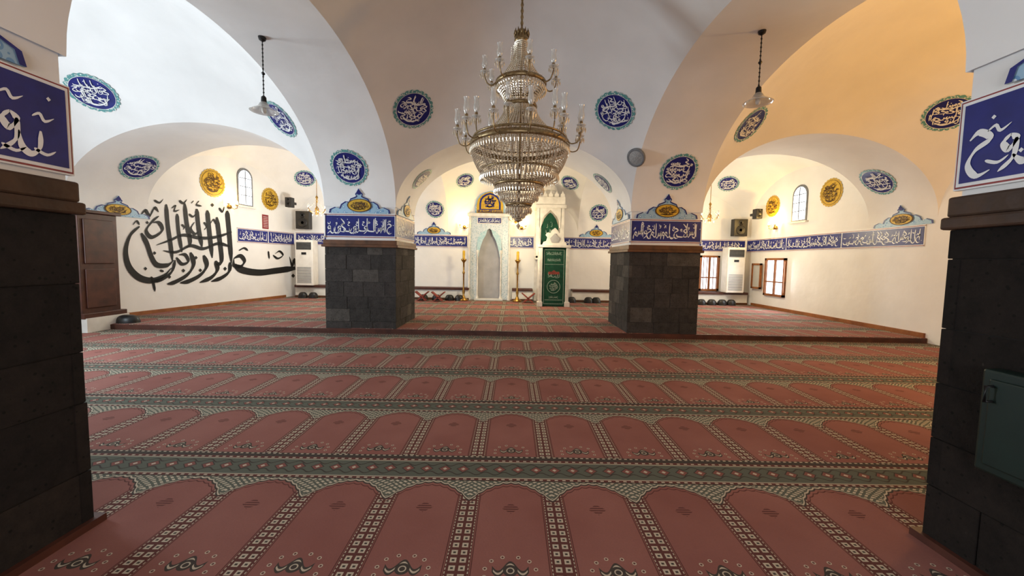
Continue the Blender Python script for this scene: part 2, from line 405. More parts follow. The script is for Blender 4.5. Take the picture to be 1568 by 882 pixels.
for i,(s,d,r) in enumerate([((-6,10.92,3),(-8.27,10.92,3.48),.38),((-5,12.93,3),(-7.93,12.93,3.36),.36),
    ((5,12.7,3),(8.3,12.7,3.38),.34),((5,10.4,3),(8.3,10.4,3.42),.37)]):
    medallion(s,d,r,'gold',i+50)
# ------------------------------------------------------------------ inscription bands
def band(O,U,N,L,z0,z1,parent,rnd,big=1,part='tile_band',npan=None):
    Z=Vector((0,0,1)); H=z1-z0; O=Vector(O)
    def rect(b,a0,a1,c0,c1,t0,t1):
        b.poly([(a0,c0),(a1,c0),(a1,c1),(a0,c1)],O+N*t0,U,Z,N,t1-t0)
    g=B(); rect(g,-L/2,L/2,0,H,0,.012); g.out(part+'_border',whiteG,parent)
    rr=B()
    rect(rr,-L/2,L/2,.012,.026,0,.015); rect(rr,-L/2,L/2,H-.026,H-.012,0,.015); rr.out(part+'_red_line',redG,parent)
    npan=npan or max(1,round(L/2.2)); pl=L/npan; bb=B(); st=B()
    for i in range(npan):
        cx=-L/2+pl*(i+.5)
        rect(bb,cx-pl/2+.018,cx+pl/2-.018,.04,H-.04,0,.018)
        P=O+U*cx+Z*(H/2)+N*.021
        st.strokes(panel_strokes(pl-.08,(H-.1)*big,rnd,.072),lambda a,b:P+U*a+Z*b)
    bb.out(part+'_field',blueE,parent); st.out(part+'_lettering',whiteG,parent)
PL=[(-.70,0),(-.68,.08),(-.56,.13),(-.46,.10),(-.42,.19),(-.32,.25),(-.24,.24),(-.20,.31),(-.10,.345),(-.05,.37),(-.085,.41),(-.04,.45),(0,.52)]
PL=PL+[(-a,b) for a,b in PL[-2::-1]]
def plaque(O,U,N,w,h,parent,rnd,R=0,rise=1.8):
    Z=Vector((0,0,1)); O=Vector(O); s=w/1.4; t=h/.52
    def wf(p):
        if R and p.z>ZS: p=p+N*(R*(1-math.sqrt(max(0,1-((p.z-ZS)/rise)**2)))*1.08+.004)
        return p
    B().poly([(a*s,b*t) for a,b in PL],O,U,Z,N,.012).warp(wf).out('crest_plaque',plaqueM,parent)
    pts=[(a*s,b*t) for a,b in PL]
    B().strokes([([(pts[i][0],pts[i][1]),(pts[i+1][0],pts[i+1][1]),(pts[i+1][0]*.95,pts[i+1][1]*.93),(pts[i][0]*.95,pts[i][1]*.93)],[(0,1,2,3)]) for i in range(len(pts)-1)],
        lambda a,b:O+U*a+Z*b+N*.018).warp(wf).out('crest_outline',blueE,parent)
    C=O+Z*(.165*t); f=lambda off:(lambda a,b:C+U*a+Z*b+N*off)
    ax=.25*s; ay=.125*t
    B().add(*polar(.01,1.12,f(.024),ax,ay,2,32)).warp(wf).out('crest_oval_rim',ochre,parent)
    B().add(*polar(.01,1,f(.028),ax,ay,2,32)).warp(wf).out('crest_oval',gold,parent)
    B().strokes(disc_strokes(1,rnd,.10),lambda a,b:C+U*(a*ax)+Z*(b*ay)+N*.032).warp(wf).out('crest_lettering',ochre,parent)
    B().add(*polar(.001,.05*s,lambda a,b:O+Z*(.435*t)+U*a+Z*b+N*.02,1,1,1,12)).warp(wf).out('crest_finial',blueE,parent)
X=Vector((1,0,0));Y=Vector((0,1,0))
def masonry(x0,x1,y0,y1,z1,parent,mats,rnd,hc,wc,mm,gap,pr):
    """courses of individually cut stones around a core"""
    box('core',x0+.012,x1-.012,y0+.012,y1-.012,0,z1,mm,parent)
    parts=[B() for _ in mats]
    z=0.0
    while z<z1-.02:
        h=rnd.uniform(*hc); 
        if z+h>z1-.12: h=z1-z
        for face in range(4):
            L0,L1=(x0,x1) if face<2 else (y0,y1)
            a=L0
            while a<L1-.01:
                w=rnd.uniform(*wc)
                if a+w>L1-.2: w=L1-a
                p=rnd.uniform(-pr,pr*.7); g=gap
                za,zb=z+g,z+h-g; aa,ab=a+(g if a>L0 else 0),a+w-(g if a+w<L1-.01 else 0)
                k=rnd.choices(range(len(mats)),(5,5,1))[0]; P=parts[k]
                if face==0: P.box(aa,ab,y0-p,y0+.06,za,zb)
                elif face==1: P.box(aa,ab,y1-.06,y1+p,za,zb)
                elif face==2: P.box(x0-p,x0+.06,aa,ab,za,zb)
                else: P.box(x1-.06,x1+p,aa,ab,za,zb)
                a+=w
        z+=h
    for P,m in zip(parts,mats):
        if P.v: P.out('stone_blocks',m,parent,bevel=.004)
def pillar(x0,x1,y0,y1,seed,faces):
    e=empty('stone_pillar'); rnd=random.Random(seed)
    masonry(x0,x1,y0,y1,1.73,e,basaltS,rnd,(.22,.32),(.3,.55),mortar,.003,.005)
    box('plaster_shaft',x0+.02,x1-.02,y0+.02,y1-.02,1.75,2.52,plaster,e)
    b=B().box(x0-.05,x1+.05,y0-.05,y1+.05,1.71,1.76).box(x0-.025,x1+.025,y0-.025,y1+.025,1.76,1.85); b.out('wood_cornice',wood,e,bevel=.008)
    cx,cy=(x0+x1)/2,(y0+y1)/2
    fr={'S':((cx,y0+.0,0),X,-Y,x1-x0,2.83,1.85),'N':((cx,y1,0),-X,Y,x1-x0,2.37,1.8),'E':((x1,cy,0),Y,X,y1-y0,2.3,1.4),'W':((x0,cy,0),-Y,-X,y1-y0,2.3,1.4)}
    for k in faces:
        O,U,N,L,R,rise=fr[k]; O=Vector(O)
        band(O+Vector((0,0,1.89))-N*.02,U,N,L+.02,1.89,2.36,e,rnd,1,'tile_band',1)
        plaque(O+Vector((0,0,2.37)),U,N,L*.86,.47,e,rnd,R,rise)
    return e
pillar(-3.7,-2.3,7.75,9.25,1,'SEW'); pillar(2.3,3.7,7.75,9.25,2,'SEW')
def front_pillar(s,seed):
    x0,x1=(-3.7,-2.3) if s<0 else (2.3,3.7)
    e=empty('stone_pillar'); rnd=random.Random(seed)
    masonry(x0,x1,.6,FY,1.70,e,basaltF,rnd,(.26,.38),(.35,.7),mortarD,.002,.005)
    box('plaster_shaft',x0+.02,x1-.02,.62,FY-.02,1.70,2.52,plaster,e)
    B().box(x0-.03,x1+.03,.57,FY+.03,1.70,1.765).box(x0-.015,x1+.015,.585,FY+.015,1.765,1.87).out('wood_cornice',noisy('old_beam',rgb(78,52,34),rgb(46,31,22),5,.6,bump=.5,bscale=14),e,bevel=.012)
    N=X if s<0 else -X; U=Y if s<0 else -Y
    O=Vector((-2.3 if s<0 else 2.3,(.6+FY)/2,0))
    Z=Vector((0,0,1)); L=FY-.6; z0,z1=1.90,2.35
    def rect(b,a0,a1,c0,c1,t0,t1): b.poly([(a0,c0),(a1,c0),(a1,c1),(a0,c1)],O+Z*z0+N*t0,U,Z,N,t1-t0)
    H=z1-z0
    g=B(); rect(g,-L/2,L/2,0,H,-.02,.006); g.out('tile_border',whiteG,e)
    g=B(); rect(g,-L/2+.008,L/2-.008,.008,H-.008,-.02,.010); g.out('tile_red_border',redG,e)
    g=B(); rect(g,-L/2+.016,L/2-.016,.016,H-.016,-.02,.013); g.out('tile_white_border',whiteG,e)
    g=B(); rect(g,-L/2+.032,L/2-.032,.032,H-.032,-.02,.017); g.out('tile_field',blueE,e)
    st=B(); P=O+Z*(z0+H/2)+N*.02
    big=[]; hh=H*.70
    if s<0: seq=[(-.66,8,1),(-.52,0,1),(-.40,3,1),(-.22,6,.9),(-.02,1,1),(.06,4,1),(.15,5,.9),(.25,0,1.05),(.33,2,1.05),(.43,4,1),(.50,3,.8)]
    else: seq=[(-.69,5,.95),(-.55,4,.9),(-.50,2,1.05),(-.42,4,.7),(-.34,0,1.05),(-.28,6,.8),(-.12,7,1),(.04,3,1),(.22,0,1),(.28,5,1),(.46,4,1),(.6,0,1)]
    for a0,gi,sc in seq:
        for ss in G[gi][1]: big.append(stroke([(a0+a*hh*.75*sc,-H*.32+b*hh*sc) for a,b in ss],.034,8))
    for i in range(14): big.append(dot(rnd.uniform(-.64,.64),rnd.uniform(-.16,.16),.010))
    for a0 in (-.6,-.42,-.3,-.1,.1,.3,.44,.56):
        b=rnd.uniform(.0,.14); big.append(stroke([(a0,b),(a0+.03,b+.02),(a0+.05,b-.01),(a0+.09,b+.015)],.016,5))
        b=rnd.uniform(-.16,-.1); big.append(stroke([(a0,b),(a0+.05,b-.02),(a0+.09,b+.005)],.016,5))
    st.strokes(big,lambda a,b:P+U*a+Z*b).out('tile_lettering',whiteG,e)
    plaque(O+Z*2.36,U,N,L*.75,.42,e,rnd,2.3,1.4)
    box('base_plinth',x0-.03,x1+.03,.56,FY+.04,0,.04,darkwood,e)
    return e
fp=front_pillar(-1,11); fp2=front_pillar(1,12)
rnd=random.Random(5)
dL=Vector((-7.75+8.8,14-7.75,0)); nL=Vector((dL.y,-dL.x,0)).normalized(); uL=dL.normalized()
def ptL(y,z=0): return Vector((xl(y),y,z))
e=empty('inscription_band')
band(ptL(12.8,1.90)+nL*.002,uL,nL,2.35,1.90,2.34,e,rnd,1,npan=2)
e=empty('inscription_band'); band(Vector((8.298,10.95,1.93)),-Y,-X,6.0,1.93,2.37,e,rnd)
e=empty('inscription_band'); band(Vector((-4.65,13.998,1.93)),X,-Y,6.1,1.93,2.37,e,rnd)
e=empty('inscription_band'); band(Vector((4.95,13.998,1.93)),X,-Y,6.6,1.93,2.37,e,rnd)
e=empty('inscription_band'); band(Vector((.3,13.998,1.93)),X,-Y,.9,1.93,2.37,e,rnd)
for O,U,N,w,R,ri in [((-2.8,13.998,2.38),X,-Y,1.2,2.37,1.8),((2.95,13.998,2.38),X,-Y,1.2,2.37,1.8),((8.298,8.45,2.38),-Y,-X,1.3,2.3,1.55)]:
    e=empty('crest_panel'); plaque(Vector(O),U,N,w,.44,e,rnd,R,ri)
e=empty('crest_panel'); plaque(ptL(8.65,2.32)+nL*.002,uL,nL,1.3,.44,e,rnd,2.5,1.55)
# ------------------------------------------------------------------ big wall calligraphy (basmala)
def wl(px,py):   # image pixel coordinates, cast from the camera onto the wall -> (y along the wall, height)
    k=(784-px)/600.0; y=10.102/(.168+k); return y,1.5+(388-py)*y/600
big=[
 ([(216,346),(201,360),(193,384),(197,408),(212,424),(232,428),(250,420),(262,408)],9.5),
 ([(230,422),(233,432),(235,445)],4.5),
 ([(218,330),(226,322),(232,330),(240,318),(246,324)],5),
 ([(246,330),(236,338),(226,352),(234,362),(250,352),(246,340),(236,340)],6),
 ([(218,356),(226,372),(232,392),(240,404),(256,404),(266,396)],7.5),
 ([(258,312),(259,342),(262,372),(264,398)],7.5),([(274,326),(275,352),(279,384)],6.5),
 ([(286,310),(288,340),(292,368),(286,378)],7.5),
 ([(304,318),(306,348),(310,376)],7.5),([(320,320),(322,352),(325,392)],8),([(334,330),(337,362),(339,396),(330,402)],8),
 ([(350,320),(352,352),(354,400)],8.5),
 ([(356,352),(332,360),(308,362),(282,358),(262,366),(240,374)],5),
 ([(352,374),(334,370),(312,378),(292,374),(270,384),(250,382)],5),
 ([(268,396),(262,414),(246,426),(228,430)],7),
 ([(292,384),(296,402),(286,418),(266,430),(254,433)],8),
 ([(312,388),(316,404),(306,418),(288,428),(274,431)],8),
 ([(330,396),(332,410),(322,422),(304,430)],8),
 ([(352,398),(350,412),(338,422),(322,428)],7.5),
 ([(300,338),(294,348),(300,356),(308,350)],4),([(270,392),(278,402),(288,398),(284,388),(274,388)],5),
 ([(358,392),(368,388),(374,396),(368,404),(358,402),(358,392)],6),
 ([(358,402),(372,410),(396,413),(420,410),(440,407),(460,404)],10),
 ([(460,404),(457,394),(454,403),(450,392),(447,402),(443,388)],4.5),
 ([(461,406),(461,396),(458,382)],5.5),
 ([(266,318),(272,314),(270,322),(278,320)],3),([(292,326),(298,330),(304,324)],3),([(324,340),(329,334),(333,342)],3),
 ([(278,306),(284,310),(290,304)],3.5),([(308,306),(304,312),(312,314)],3),([(338,316),(343,322),(346,314)],3),
 ([(418,386),(425,391),(433,386),(428,380),(421,384)],3),([(411,380),(412,392)],3),
 ([(240,306),(248,310),(254,304)],3),([(206,344),(212,338),(216,344)],3),([(366,380),(374,376),(380,380)],3),
 ([(296,310),(300,306)],2.5),([(280,342),(284,346),(282,350)],3),([(244,412),(250,414)],3),
 ([(314,338),(318,344),(314,350)],3),([(226,306),(230,312)],3)]
mb=B()
for pts,w in big:
    a,b=stroke(pts,w*1.1,8,nib=-55)
    mb.add([ptL(*wl(x,y))+nL*.012 for x,y in a],b)
for x,y,r in [(258,422,2.8),(306,411,2.6),(344,408,2.8),(280,412,2.8),(448,417,3),(228,340,2.4),(328,312,2.6),(237,386,2.6),(300,392,2.6),(222,410,2.6)]:
    a,b=dot(x,y,r); mb.add([ptL(*wl(p,q_))+nL*.012 for p,q_ in a],b)
mb.out('wall_calligraphy',ink)
# ------------------------------------------------------------------ windows
def arched_pts(w,h,n=14):
    r=w/2; return [(-r,0),(r,0)]+[(r*math.cos(math.pi*i/n),h-r+r*math.sin(math.pi*i/n)) for i in range(n+1)]
def arched_window(name,O,U,N,w,h):
    e=empty(name); Z=Vector((0,0,1)); O=Vector(O)
    B().poly(arched_pts(w,h),O,U,Z,N,.02).out('frame_outer',grey,e)
    inn=[(a*.82,b*.9+.04*h) for a,b in arched_pts(w,h)]
    B().poly(inn,O+N*.02,U,Z,N,.006).out('pane',pane,e)
    g=B(); 
    g.poly([(-.012,.05),(.012,.05),(.012,h*.93),(-.012,h*.93)],O+N*.026,U,Z,N,.012)
    for zz in (.27,.5,.72): g.poly([(-w*.4,h*zz),(w*.4,h*zz),(w*.4,h*zz+.02),(-w*.4,h*zz+.02)],O+N*.026,U,Z,N,.012)
    g.out('muntins',grey,e)
    B().poly([(-w*.6,-.05),(w*.6,-.05),(w*.6,0),(-w*.6,0)],O,U,Z,N,.08).out('sill',white,e)
arched_window('window_1',ptL(11.96,3.0),uL,nL,.55,1.12)
arched_window('window_2',(8.3,11.5,2.78),-Y,-X,.6,1.05)
def wood_window(name,O,U,N,w,h):
    e=empty(name); Z=Vector((0,0,1)); O=Vector(O)
    def R(b,a0,a1,c0,c1,t0,t1): b.poly([(a0,c0),(a1,c0),(a1,c1),(a0,c1)],O+N*t0,U,Z,N,t1-t0)
    g=B(); R(g,-w/2,w/2,0,.07,0,.07);R(g,-w/2,w/2,h-.07,h,0,.07);R(g,-w/2,-w/2+.07,0,h,0,.07);R(g,w/2-.07,w/2,0,h,0,.07)
    R(g,-.03,.03,0,h,0,.06);R(g,-w/2,w/2,h*.36,h*.36+.04,0,.05); g.out('frame',redwood,e)
    g=B(); R(g,-w/2+.05,w/2-.05,.05,h-.05,.005,.012); g.out('pane',pane,e)
    return e
e=wood_window('window_3',(8.3,12.35,.52),-Y,-X,.95,1.2)
def shut(e,O,U,N,w,h):
    Z=Vector((0,0,1)); O=Vector(O); g=B()
    for a0,a1,c0,c1 in ((-w/2,w/2,0,.06),(-w/2,w/2,h-.06,h),(-w/2,-w/2+.06,0,h),(w/2-.06,w/2,0,h)):
        g.poly([(a0,c0),(a1,c0),(a1,c1),(a0,c1)],O,U,Z,N,.05)
    g.out('open_casement',redwood,e)
    B().poly([(-w/2+.05,.05),(w/2-.05,.05),(w/2-.05,h-.05),(-w/2+.05,h-.05)],O+N*.015,U,Z,N,.01).out('casement_glass',lampglass,e)
shut(e,(8.24,13.2,.7),-Y,-X,.5,.85)
e=wood_window('window_4',(7.0,14,.55),X,-Y,.7,1.25)
g=B()
for i in range(1,6): g.box(6.65+i*.117,6.665+i*.117,13.9,13.93,.6,1.75)
g.out('window_bars',redwood,e)
e=wood_window('window_5',(-8.8,4.6,1.2),Y,X,1.6,1.5)
# ------------------------------------------------------------------ ledges & baseboards
def led(name,x0,x1):
    e=empty(name)
    box('ledge_box',x0,x1,13.62,13.99,.1,.45,white,e); box('ledge_top',x0,x1,13.56,13.99,.45,.53,darkwood,e,bevel=.01)
    box('ledge_foot',x0,x1,13.59,13.62,.1,.17,wood,e)
led('wall_ledge',-7.55,-1.5); led('wall_ledge',.0,.72); led('wall_ledge',2.1,8.2)
box('baseboard_right',8.26,8.3,7.78,13.5,.1,.19,redwood)
b=B(); p0,p1=ptL(8.3),ptL(13.5)
b.add([p0+Vector((0,0,.1)),p1+Vector((0,0,.1)),p1+nL*.03+Vector((0,0,.1)),p0+nL*.03+Vector((0,0,.1)),p0+Vector((0,0,.18)),p1+Vector((0,0,.18)),p1+nL*.03+Vector((0,0,.18)),p0+nL*.03+Vector((0,0,.18))],
   [(0,1,2,3),(4,5,6,7),(0,1,5,4),(1,2,6,5),(2,3,7,6),(3,0,4,7)]); b.out('baseboard_left',redwood)
def dome(name,x,y,z,w=.32,d=.24,h=.2):
    vs=[];fs=[];n=14;m=6
    for i in range(m+1):
        t=math.pi/2*i/m
        for j in range(n):
            a=2*math.pi*j/n; vs.append((x+w/2*math.cos(t)**.6*math.cos(a) if i<m else x,y+d/2*(math.cos(t)**.6 if i<m else 0)*math.sin(a),z+h*math.sin(t)))
    for i in range(m):
        for j in range(n): fs.append((i*n+j,i*n+(j+1)%n,(i+1)*n+(j+1)%n,(i+1)*n+j))
    mkobj(name,vs,fs,black,smooth=True)
for px in (-136,-116,-96,-81,92,118,130,292,308,324,338,-322,-306):
    dome('floor_cushion',px*13.35/600,13.38,.1)
dome('floor_cushion',-7.85,7.95,.1,.45,.3,.16)
# ------------------------------------------------------------------ wooden cabinet, left
e=empty('wooden_cabinet')
box('plinth',-8.75,-7.98,7.3,8.12,.0,.27,white,e)
box('carcass',-8.72,-8.08,7.32,8.05,.27,2.26,darkwood,e,bevel=.01)
box('cornice',-8.74,-8.02,7.28,8.1,2.26,2.32,darkwood,e,bevel=.01); box('base_rail',-8.74,-8.0,7.28,8.1,.26,.36,darkwood,e,bevel=.01)
for z0,z1 in ((.45,1.2),(1.3,2.15)):
    box('door_panel',-8.085,-8.05,7.4,7.95,z0,z1,darkwood,e,bevel=.012)
    box('front_panel',-8.62,-8.18,7.295,7.325,z0,z1,darkwood,e,bevel=.012)
# ------------------------------------------------------------------ air conditioners and speakers
def ac(x):
    e=empty('floor_air_conditioner'); y=13.55
    box('body',x-.3,x+.3,y-.18,y+.2,.53,2.08,white,e,bevel=.02)
    box('top_louver',x-.25,x+.25,y-.19,y-.17,1.75,2.0,black,e)
    g=B()
    for i in range(5): g.box(x-.25,x+.25,y-.2,y-.185,1.77+i*.048,1.785+i*.048)
    g.out('louver_slats',grey,e)
    box('display',x-.08,x+.08,y-.19,y-.175,1.58,1.66,black,e)
    g=B()
    for i in range(14): g.box(x-.24,x+.24,y-.19,y-.175,.62+i*.04,.635+i*.04)
    g.out('intake_grille',grey,e)
ac(-7.1); ac(7.62)
def speaker(x,y,z,w,h):
    e=empty('wall_loudspeaker')
    box('cabinet',x-w/2,x+w/2,y-.2,y+.02,z-h/2,z+h/2,black,e,bevel=.01)
    g=B()
    for zz,r in ((z-h*.15,w*.36),(z+h*.28,w*.2)):
        vs=[];
        for k,(rr,dy) in enumerate(((r,-.205),(r*.85,-.215),(r*.3,-.20))):
            for j in range(16): a=2*math.pi*j/16; vs.append((x+rr*math.cos(a),y+dy,zz+rr*math.sin(a)))
        g.add(vs,[(k*16+j,k*16+(j+1)%16,(k+1)*16+(j+1)%16,(k+1)*16+j) for k in (0,1) for j in range(16)]+[tuple(range(32,48))])
    g.out('drivers',black,e)
    box('bracket',x-.04,x+.04,y,y+.25,z-.04,z+.04,black,e)
speaker(-7.2,13.7,2.76,.46,.6); speaker(7.78,13.7,2.76,.46,.58)
speaker(-7.45,13.3,3.3,.2,.32); speaker(7.95,13.0,3.15,.2,.32)
O,N=surf((0,5,2),(2.28,7.4,3.46)); e=empty('round_loudspeaker'); U,Vv=frameN(N)
for nm,prof,mt in (('housing',[(.17,0.02),(.175,.05),(.15,.07),(.13,.06)],grey),('grille',[(.13,.06),(.08,.075),(.0,.08)],noisy('mesh_grey',rgb(170,170,168),rgb(120,120,120),60,.5))):
    vs=[];fs=[];n=24
    for r,h in prof:
        for j in range(n): a=2*math.pi*j/n; vs.append(O+U*r*math.cos(a)+Vv*r*math.sin(a)+N*h)
    for i in range(len(prof)-1):
        for j in range(n): fs.append((i*n+j,i*n+(j+1)%n,(i+1)*n+(j+1)%n,(i+1)*n+j))
    mkobj(nm,vs,fs,mt,e,True)
# ------------------------------------------------------------------ mihrab
mx=-.82
e=empty('mihrab'); Z=Vector((0,0,1))
W=.66
box('jamb_left',mx-W,mx-.44,13.75,13.99,.1,3.0,tileM,e,bevel=.01); box('jamb_right',mx+.44,mx+W,13.75,13.99,.1,3.0,tileM,e,bevel=.01)
n=14; arc=[(.44*math.cos(math.pi/2*i/n)**1.0,1.9+.66*math.sin(math.pi/2*i/n)**.9) for i in range(0,n+1)]
arc[-1]=(0,2.6)
full=arc+[(-a,b) for a,b in arc[-2::-1]]
B().poly([(-.44,2.75),(.44,2.75)]+full,Vector((mx,13.99,0)),X,Z,-Y,.24).out('arch_spandrel',tileM,e)
box('lintel',mx-.44,mx+.44,13.75,13.99,2.75,3.0,marble,e)
box('lintel_text',mx-.40,mx+.40,13.735,13.75,2.79,2.96,blueE,e)
B().strokes(panel_strokes(.76,.16,random.Random(4),.1),lambda a,b:Vector((mx+a,13.73,2.875+b))).out('lintel_lettering',whiteG,e)
g=B()
for s in (-1,1):
    g.lathe([(.06,.0),(.06,.12),(.035,.18),(.035,2.75),(.06,2.8),(.06,2.9)],(mx+s*.70,13.72,.1),12)
    g.lathe([(.05,.0),(.05,.1),(.028,.16),(.028,1.6),(.05,1.66),(.05,1.75)],(mx+s*.41,13.74,.1),12)
g.out('columns',marble,e,True)
box('cornice',mx-.78,mx+.78,13.68,13.99,3.0,3.12,marble,e,bevel=.02)
vs=[];fs=[];n=16
rowsN=[(.1,1),(1.9,1),(2.75,1)]
for j,(zz,k) in enumerate(rowsN):
    for i in range(n+1):
        a=math.pi*i/n; vs.append((mx+.44*k*math.cos(a),13.76+.22*math.sin(a),zz))
for j in range(len(rowsN)-1):
    for i in range(n): fs.append((j*(n+1)+i,j*(n+1)+i+1,(j+1)*(n+1)+i+1,(j+1)*(n+1)+i))
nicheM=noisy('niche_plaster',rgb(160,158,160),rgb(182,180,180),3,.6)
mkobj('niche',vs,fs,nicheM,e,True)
dr=noisy('blue_drape',rgb(150,192,202),rgb(198,214,216),14,.8)
for s in (-1,1):
    B().poly([(s*.43,2.0),(s*.40,2.25),(s*.30,2.43),(s*.06,2.57),(s*.12,2.38),(s*.22,2.2),(s*.29,2.0),(s*.34,1.8),(s*.37,1.62),(s*.43,1.55)],Vector((mx,13.745,0)),X,Z,-Y,.02).out('drape',dr,e)
cr=[(-.52,0),(.52,0),(.52,.3),(.47,.52),(.36,.66),(.2,.76),(0,.82),(-.2,.76),(-.36,.66),(-.47,.52),(-.52,.3)]
B().poly(cr,Vector((mx,13.99,3.12)),X,Z,-Y,.08).out('crest_back',plaqueM,e)
B().poly([(a*.9,b*.9+.03) for a,b in cr],Vector((mx,13.91,3.12)),X,Z,-Y,.012).out('crest_gold_border',gold,e)
B().poly([(a*.72,b*.72+.14) for a,b in cr],Vector((mx,13.898,3.12)),X,Z,-Y,.006).out('crest_rim',blueE,e)
B().poly([(a*.60,b*.60+.17) for a,b in cr],Vector((mx,13.892,3.12)),X,Z,-Y,.006).out('crest_center',gold,e)
B().strokes(disc_strokes(.26,random.Random(3),.12),lambda a,b:Vector((mx+a,13.878,3.12+.42+b))).out('crest_lettering',blueE,e)
B().strokes(panel_strokes(.9,.12,random.Random(9),.12),lambda a,b:Vector((mx+a,13.88,3.12+.09+b))).out('crest_text',blueE,e)
box('step',mx-.5,mx+.5,13.6,13.8,.1,.16,white,e)
def candlestick(x,y):
    e=empty('tall_candlestick')
    B().lathe([(.0,0),(.16,0),(.16,.04),(.07,.1),(.03,.2),(.05,.3),(.025,.42),(.025,.9),(.05,.96),(.025,1.02),(.03,1.3),(.09,1.38),(.1,1.42),(.02,1.44)],(x,y,.1),16).out('stand',brass,e,True)
    B().lathe([(.045,0),(.045,.28),(.0,.3)],(x,y,1.52),14).out('candle',gold,e,True)
candlestick(mx-.84,13.4); candlestick(mx+1.0,13.35)
def rahle(x,y):
    e=empty('quran_stand')
    for s in (-1,1):
        g=B(); 
        g.add([(x-s*.16,y-.12,.1),(x-s*.16,y+.12,.1),(x+s*.2,y+.12,.40),(x+s*.2,y-.12,.40),(x-s*.13,y-.12,.08),(x-s*.13,y+.12,.08),(x+s*.23,y+.12,.38),(x+s*.23,y-.12,.38)],
          [(0,1,2,3),(4,5,6,7),(0,1,5,4),(1,2,6,5),(2,3,7,6),(3,0,4,7)])
        g.v=[(a,b,c+.03) for a,b,c in g.v]; g.out('leaf',redcloth,e)
rahle(-2.45,13.0); rahle(-3.0,13.05); rahle(.55,13.1)
# ------------------------------------------------------------------ minbar
bx=1.28
e=empty('minbar_pulpit')
for s in (-1,1):
    xx=bx+s*.40
    B().poly([(12.2,.1),(13.5,.1),(13.5,1.75),(13.15,1.75),(12.2,.75)],Vector((xx-.04,0,0)),Y,Z,X,.08).out('stair_flank',marble,e)
    B().poly([(12.2,.75),(13.15,1.75),(13.15,2.3),(12.2,1.35)],Vector((xx-.025,0,0)),Y,Z,X,.05).out('balustrade',marble,e)
g=B()
for i in range(6): g.box(bx-.36,bx+.36,12.25+i*.16,13.3,.1+.25*i,.1+.25*(i+1))
g.out('stairs',marble,e)
g=B().box(bx-.46,bx-.36,12.02,12.2,.1,1.95).box(bx+.36,bx+.46,12.02,12.2,.1,1.95).box(bx-.50,bx+.50,12.0,12.22,1.92,2.0)
g.box(bx-.5,bx-.34,12.0,12.22,.1,.25).box(bx+.34,bx+.5,12.0,12.22,.1,.25); g.out('gate_frame',marble,e,bevel=.008)
og=[(-.44,0),(.44,0),(.40,.1),(.30,.13),(.26,.26),(.33,.34),(.26,.42),(.15,.40),(.10,.5),(0,.58),(-.10,.5),(-.15,.40),(-.26,.42),(-.33,.34),(-.26,.26),(-.30,.13),(-.40,.1)]
B().poly([(a*.85,b*.9) for a,b in og],Vector((bx,12.14,2.0)),X,Z,-Y,.08).out('gate_crest',marble,e)
B().poly([(-.10,.05),(.10,.05),(.15,.17),(0,.32),(-.15,.17)],Vector((bx,12.055,2.03)),X,Z,-Y,.012).out('gate_crest_relief',nicheM,e)
B().poly([(-.36,0),(.36,0),(.36,1.8),(-.36,1.8)],Vector((bx,12.10,.12)),X,Z,-Y,.03).out('curtain',greencloth,e)
lt=noisy('silver_thread',rgb(170,190,176),rgb(130,156,140),30,.6)
st=B(); rr=random.Random(21)
for zz,w,h in ((1.62,.5,.12),(1.42,.44,.1),(.95,.42,.2),(.28,.3,.1)):
    st.strokes(panel_strokes(w,h,rr,.09),lambda a,b:Vector((bx+a,12.066,.12+zz+b)))
st.strokes(disc_strokes(.17,rr,.09),lambda a,b:Vector((bx+a,12.066,.12+.6+b)))
st.add(*polar(.19,.205,lambda a,b:Vector((bx+a,12.067,.12+.6+b)),1,1,1,32))
for (a0,a1,c0,c1) in ((-.31,-.295,.06,1.74),(.295,.31,.06,1.74),(-.31,.31,.06,.075),(-.31,.31,1.725,1.74),(-.31,.31,1.28,1.29),(-.27,.27,.18,.195)):
    st.add([(bx+a0,12.066,.12+c0),(bx+a1,12.066,.12+c0),(bx+a1,12.066,.12+c1),(bx+a0,12.066,.12+c1)],[(0,1,2,3)])
st.out('curtain_embroidery',lt,e)
B().poly([(-.17,1.1),(.17,1.1),(.17,1.18),(.07,1.18),(0,1.23),(-.07,1.18),(-.17,1.18)],Vector((bx,12.068,.0)),X,Z,-Y,.006).out('curtain_red_motif',redcloth,e)
ty0,ty1=13.1,13.9; tx=bx-.05
g=B()
for sx in (-1,1):
    for yy in (ty0,ty1-.1): g.box(tx+sx*.40-.06,tx+sx*.40+.06,yy,yy+.1,.1 if yy>13.5 else 1.6,3.25)
g.box(tx-.46,tx+.46,ty0,ty1,1.55,1.68); g.out('tower_posts',marble,e,bevel=.006)
arc=[(-.36,2.6)]+[(-.36,3.3),(.36,3.3),(.36,2.6)]
inner=[(.30,2.6),(.29,2.8),(.22,2.98),(.1,3.1),(0,3.2),(-.1,3.1),(-.22,2.98),(-.29,2.8),(-.30,2.6)]
B().poly(arc+inner,Vector((tx,ty0+.08,0)),X,Z,-Y,.08).out('tower_arch',marble,e)
B().box(tx-.52,tx+.52,ty0-.06,ty1,3.25,3.36).box(tx-.48,tx+.48,ty0-.02,ty1,3.36,3.62).out('canopy',marble,e,bevel=.015)
g=B()
for i in range(5):
    x0=tx-.46+i*.195; g.poly([(x0,3.62),(x0+.14,3.62),(x0+.14,3.70),(x0+.10,3.74),(x0+.07,3.82),(x0+.04,3.74),(x0,3.70)],Vector((0,ty0+.06,0)),X,Z,-Y,.06)
g.lathe([(.2,0),(.2,.25),(.26,.28),(.05,.75),(.02,.8),(.04,.85),(0,.92)],(tx,13.5,3.6),8)
g.out('canopy_crenels',marble,e)
